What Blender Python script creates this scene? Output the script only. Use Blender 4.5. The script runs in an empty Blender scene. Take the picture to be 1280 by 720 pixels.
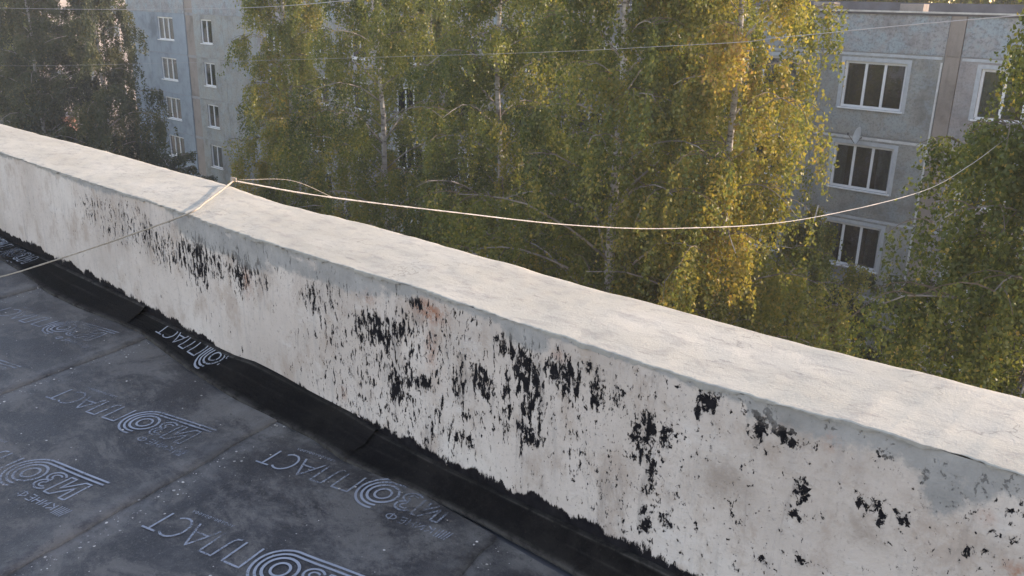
import bpy, math, random
import numpy as np
from mathutils import Matrix, Vector, noise as mnoise

scene = bpy.context.scene
col = scene.collection
R_ = math.radians

# ---------------------------------------------------------------- camera
cam_data = bpy.data.cameras.new('camera')
cam = bpy.data.objects.new('camera', cam_data)
col.objects.link(cam)
cam_data.sensor_width = 36.0
cam_data.lens = 36.0 * 1093.03 / 1280.0
cam_data.clip_start = 0.05
cam_data.clip_end = 2000.0
_r = Vector((0.73011822, 0.68297214, 0.02182727))
_u = Vector((-0.22963396, 0.21515009, 0.94919897))
_f = Vector((-0.64358032, 0.69803975, -0.3139186))
CAM = Vector((0.0, 0.0, 1.53))
cam.matrix_world = Matrix(((_r.x, _u.x, -_f.x, CAM.x), (_r.y, _u.y, -_f.y, CAM.y), (_r.z, _u.z, -_f.z, CAM.z), (0, 0, 0, 1)))
scene.camera = cam

# ---------------------------------------------------------------- sky, sun, exposure
SUN_EL, SUN_AZ = 17.0, 36.0          # azimuth measured from +Y towards +X
world = bpy.data.worlds.new('World')
scene.world = world
world.use_nodes = True
wn = world.node_tree
sky = wn.nodes.new('ShaderNodeTexSky')
sky.sky_type = 'NISHITA'
sky.sun_disc = False
sky.sun_elevation = R_(SUN_EL)
sky.sun_rotation = R_(SUN_AZ)
sky.air_density = 1.0
sky.dust_density = 0.6
sky.ozone_density = 1.0
bg = wn.nodes['Background']
bg.inputs['Strength'].default_value = 0.15
wn.links.new(sky.outputs['Color'], bg.inputs['Color'])
sun_data = bpy.data.lights.new('sun', 'SUN')
sun_data.energy = 2.0
sun_data.angle = R_(0.6)
sun_data.color = (1.0, 0.93, 0.84)
sun = bpy.data.objects.new('sun', sun_data)
col.objects.link(sun)
to_sun = Vector((math.sin(R_(SUN_AZ)) * math.cos(R_(SUN_EL)), math.cos(R_(SUN_AZ)) * math.cos(R_(SUN_EL)), math.sin(R_(SUN_EL))))
sun.rotation_euler = to_sun.to_track_quat('Z', 'Y').to_euler()
scene.view_settings.view_transform = 'Standard'
scene.view_settings.look = 'None'
scene.view_settings.gamma = 1.0
scene.view_settings.use_curve_mapping = False
scene.view_settings.exposure = 1.84
scene.view_settings.use_white_balance = True
scene.view_settings.white_balance_temperature = 8000
scene.view_settings.white_balance_tint = 24
scene.cycles.max_bounces = 5
scene.cycles.diffuse_bounces = 3
scene.cycles.transparent_max_bounces = 12

# ---------------------------------------------------------------- helpers
class MB:
    def __init__(self):
        self.v, self.f = [], []
    def box(self, x0, x1, y0, y1, z0, z1):
        n = len(self.v)
        self.v += [(x0,y0,z0),(x1,y0,z0),(x1,y1,z0),(x0,y1,z0),(x0,y0,z1),(x1,y0,z1),(x1,y1,z1),(x0,y1,z1)]
        self.f += [(n,n+3,n+2,n+1),(n+4,n+5,n+6,n+7),(n,n+1,n+5,n+4),(n+1,n+2,n+6,n+5),(n+2,n+3,n+7,n+6),(n+3,n,n+4,n+7)]
        return self
    def tube(self, pts, rad, sides=6):
        pts = [Vector(p) for p in pts]
        if not hasattr(rad, '__len__'): rad = [rad] * len(pts)
        n0 = len(self.v)
        for i, p in enumerate(pts):
            t = (pts[min(i+1, len(pts)-1)] - pts[max(i-1, 0)])
            if t.length < 1e-9: t = Vector((0,0,1))
            t.normalize()
            a = t.cross(Vector((0,0,1)))
            if a.length < 0.05: a = t.cross(Vector((1,0,0)))
            a.normalize(); b = t.cross(a)
            for k in range(sides):
                an = 2*math.pi*k/sides
                q = p + (a*math.cos(an) + b*math.sin(an)) * rad[i]
                self.v.append((q.x, q.y, q.z))
        for i in range(len(pts)-1):
            for k in range(sides):
                a0 = n0+i*sides+k; a1 = n0+i*sides+(k+1)%sides
                self.f.append((a0, a1, a1+sides, a0+sides))
        self.f.append(tuple(n0+k for k in range(sides))[::-1])
        self.f.append(tuple(n0+(len(pts)-1)*sides+k for k in range(sides)))
        return self
    def mesh(self, name, mat, smooth=False):
        me = bpy.data.meshes.new(name)
        me.from_pydata(self.v, [], self.f)
        me.materials.append(mat)
        if smooth: me.polygons.foreach_set('use_smooth', [True]*len(me.polygons))
        me.update()
        return me
    def build(self, name, mat, parent=None, smooth=False):
        return put(name, self.mesh(name, mat, smooth), parent)

def put(name, me, parent=None, loc=None):
    o = bpy.data.objects.new(name, me)
    col.objects.link(o)
    o.parent = parent
    if loc is not None: o.location = loc
    return o

def empty(name, loc=(0,0,0)):
    o = bpy.data.objects.new(name, None)
    col.objects.link(o)
    o.location = loc
    return o

def tag(o, label=None, cat=None, group=None, kind=None):
    if label: o['label'] = label
    if cat: o['category'] = cat
    if group: o['group'] = group
    if kind: o['kind'] = kind
    return o

def np_mesh(name, verts, quads, mat, smooth=False):
    """verts (n,3), quads (m,4) numpy"""
    me = bpy.data.meshes.new(name)
    me.vertices.add(len(verts)); me.vertices.foreach_set('co', np.asarray(verts, np.float32).ravel())
    m = len(quads)
    me.loops.add(m*4); me.loops.foreach_set('vertex_index', np.asarray(quads, np.int32).ravel())
    me.polygons.add(m)
    me.polygons.foreach_set('loop_start', np.arange(0, m*4, 4, dtype=np.int32))
    if smooth: me.polygons.foreach_set('use_smooth', np.ones(m, bool))
    me.materials.append(mat)
    me.update(calc_edges=True)
    return me

def grid_quads(nx, ny):
    i = np.arange(nx-1)[:, None]; j = np.arange(ny-1)[None, :]
    a = (i*ny + j).ravel()
    return np.stack([a, a+ny, a+ny+1, a+1], 1)

def attr(me, name, vals, domain='POINT'):
    a = me.attributes.new(name, 'FLOAT', domain)
    a.data.foreach_set('value', np.asarray(vals, np.float32).ravel())

def wob(x, y, s=1.0, seed=0.0):
    return mnoise.noise(Vector((x*s+seed, y*s-seed*1.7, seed*0.37)))

# ---------------------------------------------------------------- material helpers
def new_mat(name):
    m = bpy.data.materials.new(name)
    m.use_nodes = True
    return m, m.node_tree, m.node_tree.nodes['Principled BSDF']

def N(nt, typ, **kw):
    n = nt.nodes.new('ShaderNode'+typ)
    for k, v in kw.items():
        if k == 'in_':
            for kk, vv in v.items(): n.inputs[kk].default_value = vv
        else: setattr(n, k, v)
    return n

def L(nt, a, b): nt.links.new(a, b)

def coords(nt, scale=(1,1,1), loc=(0,0,0), rot=(0,0,0), kind='Object'):
    tc = N(nt, 'TexCoord'); mp = N(nt, 'Mapping')
    mp.inputs['Scale'].default_value = scale; mp.inputs['Location'].default_value = loc; mp.inputs['Rotation'].default_value = rot
    L(nt, tc.outputs[kind], mp.inputs['Vector'])
    return mp.outputs['Vector']

def noise_tex(nt, vec, scale, detail=4, rough=0.55, dist=0.0):
    n = N(nt, 'TexNoise', in_={'Scale': scale, 'Detail': detail, 'Roughness': rough, 'Distortion': dist})
    if vec is not None: L(nt, vec, n.inputs['Vector'])
    return n.outputs['Fac']

def ramp(nt, fac, stops, interp='LINEAR'):
    r = N(nt, 'ValToRGB'); r.color_ramp.interpolation = interp
    els = r.color_ramp.elements
    while len(els) < len(stops): els.new(0.5)
    for e, (p, c) in zip(els, stops):
        e.position = p
        e.color = (*c, 1) if hasattr(c, '__len__') else (c, c, c, 1)
    L(nt, fac, r.inputs['Fac'])
    return r.outputs['Color']

def mixc(nt, fac, a, b, mode='MIX'):
    m = N(nt, 'Mix', data_type='RGBA', blend_type=mode)
    for sock, val in ((m.inputs[0], fac), (m.inputs[6], a), (m.inputs[7], b)):
        if isinstance(val, bpy.types.NodeSocket): L(nt, val, sock)
        elif hasattr(val, '__len__'): sock.default_value = (*val, 1)
        else: sock.default_value = val
    return m.outputs[2]

def math_(nt, op, a, b=None, c=None, clamp=False):
    m = N(nt, 'Math', operation=op, use_clamp=clamp)
    for i, val in enumerate((a, b, c)):
        if val is None: continue
        if isinstance(val, bpy.types.NodeSocket): L(nt, val, m.inputs[i])
        else: m.inputs[i].default_value = val
    return m.outputs[0]

def sstep(nt, x, a, b):
    m = N(nt, 'MapRange', interpolation_type='SMOOTHSTEP', in_={'From Min': a, 'From Max': b})
    L(nt, x, m.inputs['Value'])
    return m.outputs['Result']

def attrn(nt, name):
    return N(nt, 'Attribute', attribute_name=name).outputs['Fac']

def bump(nt, h, strength, dist, bsdf):
    b = N(nt, 'Bump', in_={'Strength': strength, 'Distance': dist})
    L(nt, h, b.inputs['Height']); L(nt, b.outputs['Normal'], bsdf.inputs['Normal'])

def simple(name, c, rough=0.7, var=0.15, scale=6.0, metallic=0.0, bmp=0.0, spec=0.5):
    m, nt, b = new_mat(name)
    v = coords(nt)
    n = noise_tex(nt, v, scale, 5, 0.6)
    L(nt, ramp(nt, n, [(0.3, tuple(x*(1-var) for x in c)), (0.7, tuple(min(1, x*(1+var)) for x in c))]), b.inputs['Base Color'])
    b.inputs['Roughness'].default_value = rough
    b.inputs['Metallic'].default_value = metallic
    b.inputs['Specular IOR Level'].default_value = spec
    if bmp: bump(nt, noise_tex(nt, v, scale*8, 3), bmp, 0.01, b)
    return m

# ---------------------------------------------------------------- tables measured along the parapet (metres)
TOP= [(-5.772,0.601), (-4.956,0.608), (-4.163,0.621), (-3.74,0.631), (-3.542,0.63), (-3.425,0.626), (-3.134,0.626), (-2.95,0.63), (-2.673,0.637),
(-2.424,0.645), (-2.224,0.648), (-2.021,0.66), (-1.832,0.659), (-1.65,0.655), (-1.474,0.662), (-1.313,0.666), (-1.075,0.664), (-0.94,0.67),
(-0.802,0.675), (-0.687,0.691), (-0.57,0.696), (-0.497,0.695), (-0.44,0.706), (-0.379,0.698), (-0.275,0.705)]
BACK= [(-7.047,2.143), (-6.428,2.161), (-5.596,2.211), (-4.858,2.204), (-4.312,2.191), (-3.893,2.199), (-3.694,2.146), (-3.477,2.126), (-3.318,2.169),
(-3.048,2.186), (-2.984,2.206), (-2.741,2.192), (-2.564,2.187), (-2.17,2.156), (-1.791,2.134), (-1.656,2.165), (-1.556,2.148), (-1.358,2.153),
(-1.121,2.165), (-1.028,2.164), (-0.796,2.144), (-0.455,2.118), (-0.373,2.13)]
MAST= [(-6.009,0.084), (-5.346,0.09), (-4.778,0.096), (-4.289,0.092), (-3.861,0.084), (-3.485,0.069), (-3.15,0.055), (-2.846,0.065), (-2.573,0.077),
(-2.327,0.088), (-2.104,0.092), (-1.9,0.101), (-1.714,0.112), (-1.543,0.123), (-1.385,0.127), (-1.24,0.131), (-1.104,0.13), (-0.929,0.13)]
FLECK= [(-4.46,0.462,0.204,0.097,0.5), (-4.28,0.442,0.089,0.078,0.6), (-4.1,0.468,0.183,0.092,0.6), (-3.9,0.461,0.11,0.081,0.65),
(-3.75,0.415,0.135,0.08,0.7), (-3.56,0.432,0.085,0.077,0.8), (-3.44,0.433,0.095,0.106,0.95), (-3.28,0.442,0.065,0.073,0.8),
(-3.17,0.458,0.074,0.043,0.6), (-3.09,0.451,0.096,0.085,0.85), (-2.96,0.489,0.046,0.075,0.7), (-2.9,0.47,0.034,0.051,0.6),
(-3.19,0.573,0.05,0.049,0.5), (-2.59,0.48,0.06,0.064,0.8), (-2.48,0.523,0.019,0.056,0.7), (-2.7,0.292,0.053,0.027,0.5), (-2.48,0.291,0.02,0.131,0.6),
(-2.31,0.439,0.036,0.055,0.9), (-2.22,0.464,0.068,0.065,1), (-2.16,0.447,0.05,0.073,0.9), (-2.08,0.502,0.048,0.057,0.9), (-2.02,0.601,0.039,0.022,1),
(-2.0,0.533,0.038,0.039,0.8), (-1.94,0.466,0.023,0.061,0.7), (-2.12,0.288,0.05,0.085,0.9), (-2.06,0.335,0.024,0.065,0.9),
(-1.99,0.331,0.055,0.035,0.9), (-2.08,0.252,0.057,0.024,0.9), (-2.29,0.287,0.014,0.126,0.6), (-2.2,0.345,0.043,0.091,0.6),
(-1.89,0.288,0.015,0.04,0.8), (-1.81,0.491,0.028,0.054,0.5), (-1.81,0.385,0.036,0.066,0.9), (-1.72,0.44,0.048,0.037,1), (-1.7,0.393,0.047,0.021,1),
(-1.62,0.57,0.038,0.04,0.9), (-1.58,0.54,0.025,0.04,0.9), (-1.6,0.479,0.019,0.077,0.8), (-1.61,0.371,0.026,0.106,0.85), (-1.54,0.498,0.037,0.075,1),
(-1.5,0.486,0.042,0.1,0.95), (-1.52,0.326,0.056,0.047,0.9), (-1.52,0.417,0.031,0.051,0.9), (-1.42,0.548,0.04,0.043,1), (-1.38,0.548,0.028,0.057,1),
(-1.35,0.535,0.02,0.052,0.9), (-1.31,0.595,0.027,0.028,0.8), (-1.28,0.557,0.032,0.046,0.9), (-1.29,0.495,0.033,0.033,0.8),
(-1.35,0.464,0.056,0.048,0.6), (-1.24,0.512,0.021,0.046,0.8), (-1.21,0.541,0.016,0.041,0.9), (-1.82,0.197,0.08,0.034,0.8),
(-1.94,0.163,0.047,0.03,0.7), (-1.78,0.271,0.036,0.045,0.7), (-1.68,0.278,0.034,0.033,0.5), (-1.34,0.356,0.034,0.049,0.5),
(-1.14,0.466,0.025,0.068,0.95), (-1.11,0.48,0.029,0.058,1), (-1.05,0.488,0.024,0.04,0.95), (-1.09,0.369,0.017,0.078,1), (-1.13,0.403,0.02,0.046,0.8),
(-1.04,0.246,0.029,0.021,0.9), (-1.1,0.223,0.023,0.052,1), (-1.02,0.467,0.019,0.055,0.5), (-0.95,0.623,0.035,0.029,1.05), (-0.93,0.641,0.017,0.016,1),
(-0.97,0.586,0.013,0.021,0.9), (-0.96,0.467,0.018,0.017,0.6), (-0.99,0.389,0.042,0.044,0.4), (-0.85,0.634,0.01,0.016,0.8),
(-0.81,0.592,0.02,0.032,1.05), (-0.79,0.624,0.02,0.031,0.9), (-0.74,0.602,0.027,0.027,1), (-0.69,0.6,0.015,0.011,0.8), (-0.82,0.628,0.012,0.02,0.7),
(-0.89,0.549,0.013,0.025,0.5), (-0.69,0.493,0.019,0.029,1), (-0.7,0.426,0.023,0.02,0.9), (-0.66,0.436,0.037,0.02,0.5), (-0.54,0.519,0.024,0.022,1),
(-0.51,0.493,0.01,0.022,0.9), (-0.47,0.517,0.02,0.014,1), (-0.53,0.641,0.02,0.014,0.7), (-0.5,0.615,0.008,0.007,0.7), (-0.35,0.648,0.012,0.013,0.7),
(-0.27,0.639,0.008,0.026,0.7), (-0.37,0.486,0.009,0.009,0.9), (-0.34,0.501,0.012,0.012,0.95), (-0.66,0.312,0.027,0.016,0.8),
(-0.76,0.266,0.025,0.013,0.8), (-0.84,0.342,0.021,0.03,0.5), (-0.86,0.375,0.022,0.017,0.6), (-0.66,0.666,0.018,0.018,0.6),
(-0.64,0.626,0.011,0.011,0.4), (-1.41,0.623,0.017,0.019,0.6), (-1.27,0.652,0.032,0.013,0.5), (-1.17,0.617,0.025,0.018,0.6),
(-1.09,0.644,0.019,0.013,0.6), (-1.5,0.633,0.018,0.014,0.4), (-1.02,0.546,0.046,0.054,0.35), (-1.17,0.265,0.039,0.036,0.3),
(-1.39,0.296,0.058,0.038,0.35), (-5.06,0.379,0.112,0.039,0.3)]
CEM= [(-3.02,0.574,0.149,0.075,1), (-3.46,0.57,0.135,0.051,1), (-3.26,0.557,0.187,0.043,1), (-2.79,0.574,0.256,0.032,0.9),
(-2.39,0.604,0.176,0.048,0.9), (-2.26,0.606,0.126,0.029,0.8), (-1.54,0.632,0.073,0.039,1), (-1.59,0.644,0.044,0.029,1), (-0.41,0.651,0.039,0.085,1),
(-0.46,0.668,0.038,0.038,0.9), (-0.35,0.658,0.043,0.043,0.8), (-0.61,0.657,0.102,0.015,0.7), (-1.86,0.649,0.205,0.016,0.7)]
RUST= [(-1.95,0.587,0.052,0.027,1), (-1.98,0.592,0.038,0.019,0.8), (-2.26,0.563,0.026,0.023,0.5), (-1.94,0.468,0.019,0.05,0.6),
(-3.05,0.433,0.024,0.049,0.7), (-0.76,0.63,0.014,0.015,0.7), (-0.64,0.635,0.014,0.018,0.5), (-1.41,0.6,0.023,0.014,0.4), (-0.25,0.498,0.02,0.013,0.8),
(-2.42,0.152,0.014,0.026,0.5), (-0.32,0.587,0.012,0.013,0.4)]
TAN= [(-0.88,0.434,0.056,0.051,1), (-0.53,0.463,0.048,0.038,1), (-0.78,0.56,0.116,0.08,0.4), (-0.5,0.597,0.096,0.072,0.35),
(-0.28,0.527,0.042,0.034,0.6)]

STAIN = [(-2.96, 1.56, 0.05, 0.05, 1), (-2.82, 1.53, 0.04, 0.05, 0.8), (-2.46, 1.59, 0.05, 0.07, 0.9), (-2.58, 1.62, 0.04, 0.04, 0.9), (-1.69, 1.51, 0.05, 0.05, 0.8), (-1.58, 1.6, 0.07, 0.07, 0.9), (-1.43, 1.62, 0.08, 0.06, 0.9), (-1.31, 1.65, 0.06, 0.04, 0.8), (-5.34, 1.59, 0.09, 0.08, 1), (-4.34, 1.39, 0.08, 0.05, 0.5), (-3.76, 1.41, 0.12, 0.07, 0.5), (-3.37, 1.22, 0.07, 0.05, 0.5), (-2.45, 0.63, 0.08, 0.04, 0.25), (-2.53, 0.72, 0.07, 0.04, 0.3), (-2.15, 1.22, 0.05, 0.04, 0.35), (-1.82, 1.25, 0.1, 0.04, 0.5), (-3.35, 1.47, 0.09, 0.05, 0.5), (-2.7, 1.24, 0.06, 0.04, 0.4), (-2.13, 1.41, 0.07, 0.05, 0.5), (-1.74, 1.33, 0.07, 0.04, 0.5), (-2.1, 0.92, 0.06, 0.04, 0.45)]
YF = 1.73
def tab(t, x):
    xs = [p[0] for p in t]; return float(np.interp(x, xs, [p[1] for p in t]))
def top_raw(x): return tab(TOP, x) if x < -0.275 else 0.705 - 0.004*(x+0.275)
def top_z(x):  return sum(top_raw(x+d) for d in (-0.16, -0.08, 0.0, 0.08, 0.16))/5
def back_y(x): return sum(tab(BACK, x+d) for d in (-0.3, -0.2, -0.1, 0.0, 0.1, 0.2, 0.3))/7
def mast_z(x): return tab(MAST, x) + 0.006

# ---------------------------------------------------------------- materials
def mat_wall():
    m, nt, b = new_mat('worn_white_paint')
    o = coords(nt)
    big = noise_tex(nt, o, 2.2, 4, 0.6)
    fine = noise_tex(nt, o, 60, 4, 0.65)
    vert = noise_tex(nt, coords(nt, (30, 1, 4)), 1.0, 5, 0.65)
    paint = ramp(nt, big, [(0.3, (0.42,0.37,0.34)), (0.55, (0.52,0.468,0.437)), (0.75, (0.575,0.535,0.505))])
    paint = mixc(nt, math_(nt, 'MULTIPLY', sstep(nt, vert, 0.5, 0.75), 0.35), paint, (0.27,0.265,0.27))
    paint = mixc(nt, math_(nt, 'MULTIPLY', sstep(nt, fine, 0.55, 0.72), 0.5), paint, (0.24,0.22,0.205))
    pat = noise_tex(nt, coords(nt, (7, 1, 5)), 1.0, 6, 0.7)
    paint = mixc(nt, math_(nt, 'MULTIPLY', sstep(nt, pat, 0.49, 0.66), 0.6), paint, (0.34,0.275,0.235))
    smear = noise_tex(nt, coords(nt, (16, 1, 3.2), (7,0,2)), 1.0, 8, 0.75, 0.5)
    paint = mixc(nt, math_(nt, 'MULTIPLY', sstep(nt, math_(nt, 'ADD', smear, math_(nt, 'MULTIPLY', attrn(nt, 'fleck'), 0.14)), 0.58, 0.74), 0.45), paint, (0.20,0.185,0.18))
    paint = mixc(nt, math_(nt, 'MULTIPLY', sstep(nt, noise_tex(nt, coords(nt, (4, 1, 9), (0,0,4)), 1.0, 9, 0.8), 0.55, 0.66), 0.35), paint, (0.60,0.585,0.58))
    # tan smears and rust
    tn = math_(nt, 'MULTIPLY', attrn(nt, 'tan'), sstep(nt, noise_tex(nt, o, 14, 5, 0.7), 0.3, 0.65))
    paint = mixc(nt, math_(nt, 'MULTIPLY', tn, 0.75), paint, (0.25,0.205,0.175))
    rs = math_(nt, 'MULTIPLY', attrn(nt, 'rust'), sstep(nt, noise_tex(nt, o, 45, 4, 0.7), 0.32, 0.58))
    paint = mixc(nt, math_(nt, 'MULTIPLY', rs, 0.95), paint, (0.30,0.125,0.07))
    # grey cement repair
    ce = math_(nt, 'ADD', attrn(nt, 'cement'), math_(nt, 'MULTIPLY', math_(nt, 'SUBTRACT', noise_tex(nt, o, 17, 9, 0.75), 0.5), 1.5))
    cmask = math_(nt, 'MULTIPLY', sstep(nt, ce, 0.36, 0.70), 0.92)
    ccol = ramp(nt, noise_tex(nt, o, 9, 6, 0.7), [(0.3, (0.20,0.205,0.207)), (0.7, (0.34,0.34,0.34))])
    paint = mixc(nt, cmask, paint, ccol)
    # black bitumen flecks where the paint has gone
    n1 = noise_tex(nt, coords(nt, (60, 1, 22)), 1.0, 5, 0.66, 0.45)
    n2 = noise_tex(nt, coords(nt, (52, 1, 40), (3,0,8)), 1.0, 5, 0.68, 0.45)
    sel = sstep(nt, attrn(nt, 'along'), 0.35, 0.75)
    nn = math_(nt, 'ADD', math_(nt, 'MULTIPLY', n1, math_(nt, 'SUBTRACT', 1.0, sel)), math_(nt, 'MULTIPLY', n2, sel))
    thr = math_(nt, 'SUBTRACT', 0.725, math_(nt, 'MULTIPLY', attrn(nt, 'fleck'), 0.275))
    dd = math_(nt, 'SUBTRACT', nn, thr)
    fm = sstep(nt, dd, -0.006, 0.016)
    n3 = noise_tex(nt, coords(nt, (150, 1, 85), (1,0,3)), 1.0, 3, 0.6)
    thr3 = math_(nt, 'SUBTRACT', 0.765, math_(nt, 'MULTIPLY', attrn(nt, 'fleck'), 0.17))
    fm = math_(nt, 'MAXIMUM', fm, math_(nt, 'MULTIPLY', sstep(nt, math_(nt, 'SUBTRACT', nn, math_(nt, 'SUBTRACT', thr, 0.055)), 0.0, 0.02), sstep(nt, math_(nt, 'SUBTRACT', n3, 0.545), 0.0, 0.02)))
    fm = math_(nt, 'MAXIMUM', fm, math_(nt, 'MULTIPLY', sstep(nt, math_(nt, 'SUBTRACT', n3, thr3), 0.0, 0.02), 0.75))
    halo = math_(nt, 'MULTIPLY', sstep(nt, dd, -0.075, 0.01), 0.42)
    paint = mixc(nt, math_(nt, 'MULTIPLY', halo, sstep(nt, noise_tex(nt, coords(nt, (90, 1, 24), (5,0,1)), 1.0, 6, 0.75), 0.38, 0.62)), paint, (0.17,0.155,0.15))
    fm = math_(nt, 'MULTIPLY', fm, math_(nt, 'SUBTRACT', 1.0, math_(nt, 'MULTIPLY', cmask, 0.6)))
    # brushed mastic at the foot, ragged upper edge
    rag = noise_tex(nt, coords(nt, (38, 1, 9)), 1.0, 8, 0.82, 0.3)
    rag2 = noise_tex(nt, coords(nt, (9, 1, 6)), 1.0, 3, 0.6)
    mm = math_(nt, 'ADD', attrn(nt, 'mastic'), math_(nt, 'ADD', math_(nt, 'MULTIPLY', math_(nt, 'SUBTRACT', rag, 0.5), math_(nt, 'MULTIPLY', sstep(nt, noise_tex(nt, coords(nt, (5, 1, 1), (2,0,9)), 1.0, 3, 0.6), 0.3, 0.7), 0.17)), math_(nt, 'MULTIPLY', math_(nt, 'SUBTRACT', rag2, 0.5), 0.09)))
    mmask = sstep(nt, mm, -0.003, 0.004)
    blk = math_(nt, 'MAXIMUM', fm, mmask)
    bcol = ramp(nt, noise_tex(nt, o, 30, 4), [(0.3, (0.006,0.006,0.008)), (0.7, (0.017,0.0165,0.020))])
    L(nt, mixc(nt, blk, paint, bcol), b.inputs['Base Color'])
    b.inputs['Roughness'].default_value = 0.88
    L(nt, math_(nt, 'SUBTRACT', 0.3, math_(nt, 'MULTIPLY', blk, 0.24)), b.inputs['Specular IOR Level'])
    h = math_(nt, 'SUBTRACT', math_(nt, 'ADD', math_(nt, 'MULTIPLY', fine, 0.35), math_(nt, 'MULTIPLY', noise_tex(nt, o, 16, 6, 0.7), 0.8)), math_(nt, 'MULTIPLY', fm, 0.9))
    bump(nt, h, 0.75, 0.008, b)
    return m

def mat_coping():
    m, nt, b = new_mat('trowelled_cement')
    o = coords(nt)
    big = noise_tex(nt, coords(nt, (1.6, 4, 1)), 1.0, 5, 0.6)
    tro = noise_tex(nt, coords(nt, (9, 20, 8), rot=(0,0,R_(12))), 1.0, 7, 0.72, 0.5)
    grit = noise_tex(nt, o, 130, 5, 0.75)
    c = ramp(nt, big, [(0.3, (0.37,0.352,0.290)), (0.5, (0.43,0.413,0.345)), (0.72, (0.48,0.463,0.395))])
    c = mixc(nt, math_(nt, 'MULTIPLY', sstep(nt, tro, 0.46, 0.70), 0.5), c, (0.23,0.22,0.205))
    spots = noise_tex(nt, coords(nt, (11, 30, 10), (2,5,0)), 1.0, 6, 0.75)
    c = mixc(nt, math_(nt, 'MULTIPLY', sstep(nt, spots, 0.59, 0.70), 0.55), c, (0.17,0.165,0.16))
    c = mixc(nt, math_(nt, 'MULTIPLY', sstep(nt, grit, 0.58, 0.75), 0.55), c, (0.17,0.165,0.16))
    vo = N(nt, 'TexVoronoi', feature='DISTANCE_TO_EDGE', in_={'Scale': 2.3}); wv = N(nt, 'VectorMath', operation='ADD')
    wn_ = N(nt, 'TexNoise', in_={'Scale': 9.0, 'Detail': 6.0}); L(nt, o, wn_.inputs['Vector']); sc_ = N(nt, 'VectorMath', operation='SCALE', in_={'Scale': 0.35})
    L(nt, wn_.outputs['Color'], sc_.inputs[0]); L(nt, o, wv.inputs[0]); L(nt, sc_.outputs[0], wv.inputs[1]); L(nt, wv.outputs[0], vo.inputs['Vector'])
    crack = math_(nt, 'MULTIPLY', math_(nt, 'SUBTRACT', 1.0, sstep(nt, vo.outputs['Distance'], 0.0, 0.012)), sstep(nt, noise_tex(nt, o, 1.7, 3), 0.46, 0.56))
    c = mixc(nt, math_(nt, 'MULTIPLY', sstep(nt, noise_tex(nt, coords(nt, (38, 60, 40), (3,1,7)), 1.0, 8, 0.8), 0.53, 0.66), 0.28), c, (0.20,0.19,0.17))
    c = mixc(nt, math_(nt, 'MULTIPLY', crack, 0.45), c, (0.12,0.115,0.11))
    c = mixc(nt, math_(nt, 'MULTIPLY', attrn(nt, 'lip'), 0.75), c, (0.26,0.26,0.265))
    L(nt, c, b.inputs['Base Color'])
    b.inputs['Roughness'].default_value = 0.9
    b.inputs['Specular IOR Level'].default_value = 0.3
    h = math_(nt, 'ADD', math_(nt, 'MULTIPLY', grit, 0.55), math_(nt, 'ADD', math_(nt, 'MULTIPLY', tro, 0.35), math_(nt, 'MULTIPLY', noise_tex(nt, o, 26, 5, 0.65), 0.22)))
    bump(nt, h, 0.9, 0.005, b)
    return m

def mat_felt(name, tint=1.0, dusty=1.0, rough=0.50, spec=0.45):
    m, nt, b = new_mat(name)
    o = coords(nt)
    base = ramp(nt, noise_tex(nt, o, 5, 5, 0.65), [(0.3, (0.017*tint,0.017*tint,0.019*tint)), (0.7, (0.037*tint,0.036*tint,0.040*tint))])
    wear = noise_tex(nt, coords(nt, (2.6, 4.2, 1), rot=(0,0,R_(15))), 1.0, 12, 0.8, 0.35)
    dust = sstep(nt, wear, 0.45, 0.58)
    sc = noise_tex(nt, coords(nt, (6, 34, 1), rot=(0,0,R_(-24))), 1.0, 9, 0.8, 0.6)
    dust = math_(nt, 'MAXIMUM', dust, math_(nt, 'MULTIPLY', sstep(nt, sc, 0.55, 0.72), 0.55))
    ed = math_(nt, 'MULTIPLY', attrn(nt, 'edge'), sstep(nt, noise_tex(nt, o, 18, 6, 0.7), 0.30, 0.62))
    edf = math_(nt, 'MULTIPLY', ed, 0.75)
    speck = noise_tex(nt, o, 120, 4, 0.7)
    c = mixc(nt, math_(nt, 'MULTIPLY', dust, 0.7*dusty), base, (0.17,0.155,0.14))
    c = mixc(nt, edf, c, (0.21,0.20,0.185))
    c = mixc(nt, math_(nt, 'MULTIPLY', sstep(nt, speck, 0.56, 0.70), 0.5*min(1.0, dusty+0.02)), c, (0.19,0.18,0.17))
    c = mixc(nt, math_(nt, 'MULTIPLY', sstep(nt, noise_tex(nt, o, 85, 4, 0.6), 0.62, 0.72), 0.6), c, (0.01,0.01,0.012))
    L(nt, c, b.inputs['Base Color'])
    L(nt, math_(nt, 'ADD', rough, math_(nt, 'MULTIPLY', dust, 0.25)), b.inputs['Roughness'])
    b.inputs['Specular IOR Level'].default_value = spec
    h = math_(nt, 'ADD', math_(nt, 'MULTIPLY', speck, 0.4), noise_tex(nt, o, 24, 8, 0.75))
    bump(nt, h, 0.6, 0.006, b)
    return m

def mat_print():
    m, nt, b = new_mat('pale_blue_print')
    o = coords(nt)
    n = noise_tex(nt, o, 3.5, 4, 0.6)
    f = noise_tex(nt, o, 95, 5, 0.7)
    L(nt, ramp(nt, n, [(0.3, (0.25,0.275,0.32)), (0.7, (0.38,0.415,0.47))]), b.inputs['Base Color'])
    b.inputs['Roughness'].default_value = 0.75
    a = sstep(nt, math_(nt, 'ADD', math_(nt, 'MULTIPLY', f, 0.7), math_(nt, 'MULTIPLY', n, 0.75)), 0.50, 0.74)
    L(nt, math_(nt, 'MULTIPLY', a, math_(nt, 'MULTIPLY', attrn(nt, 'ink'), 0.9)), b.inputs['Alpha'])
    return m

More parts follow.
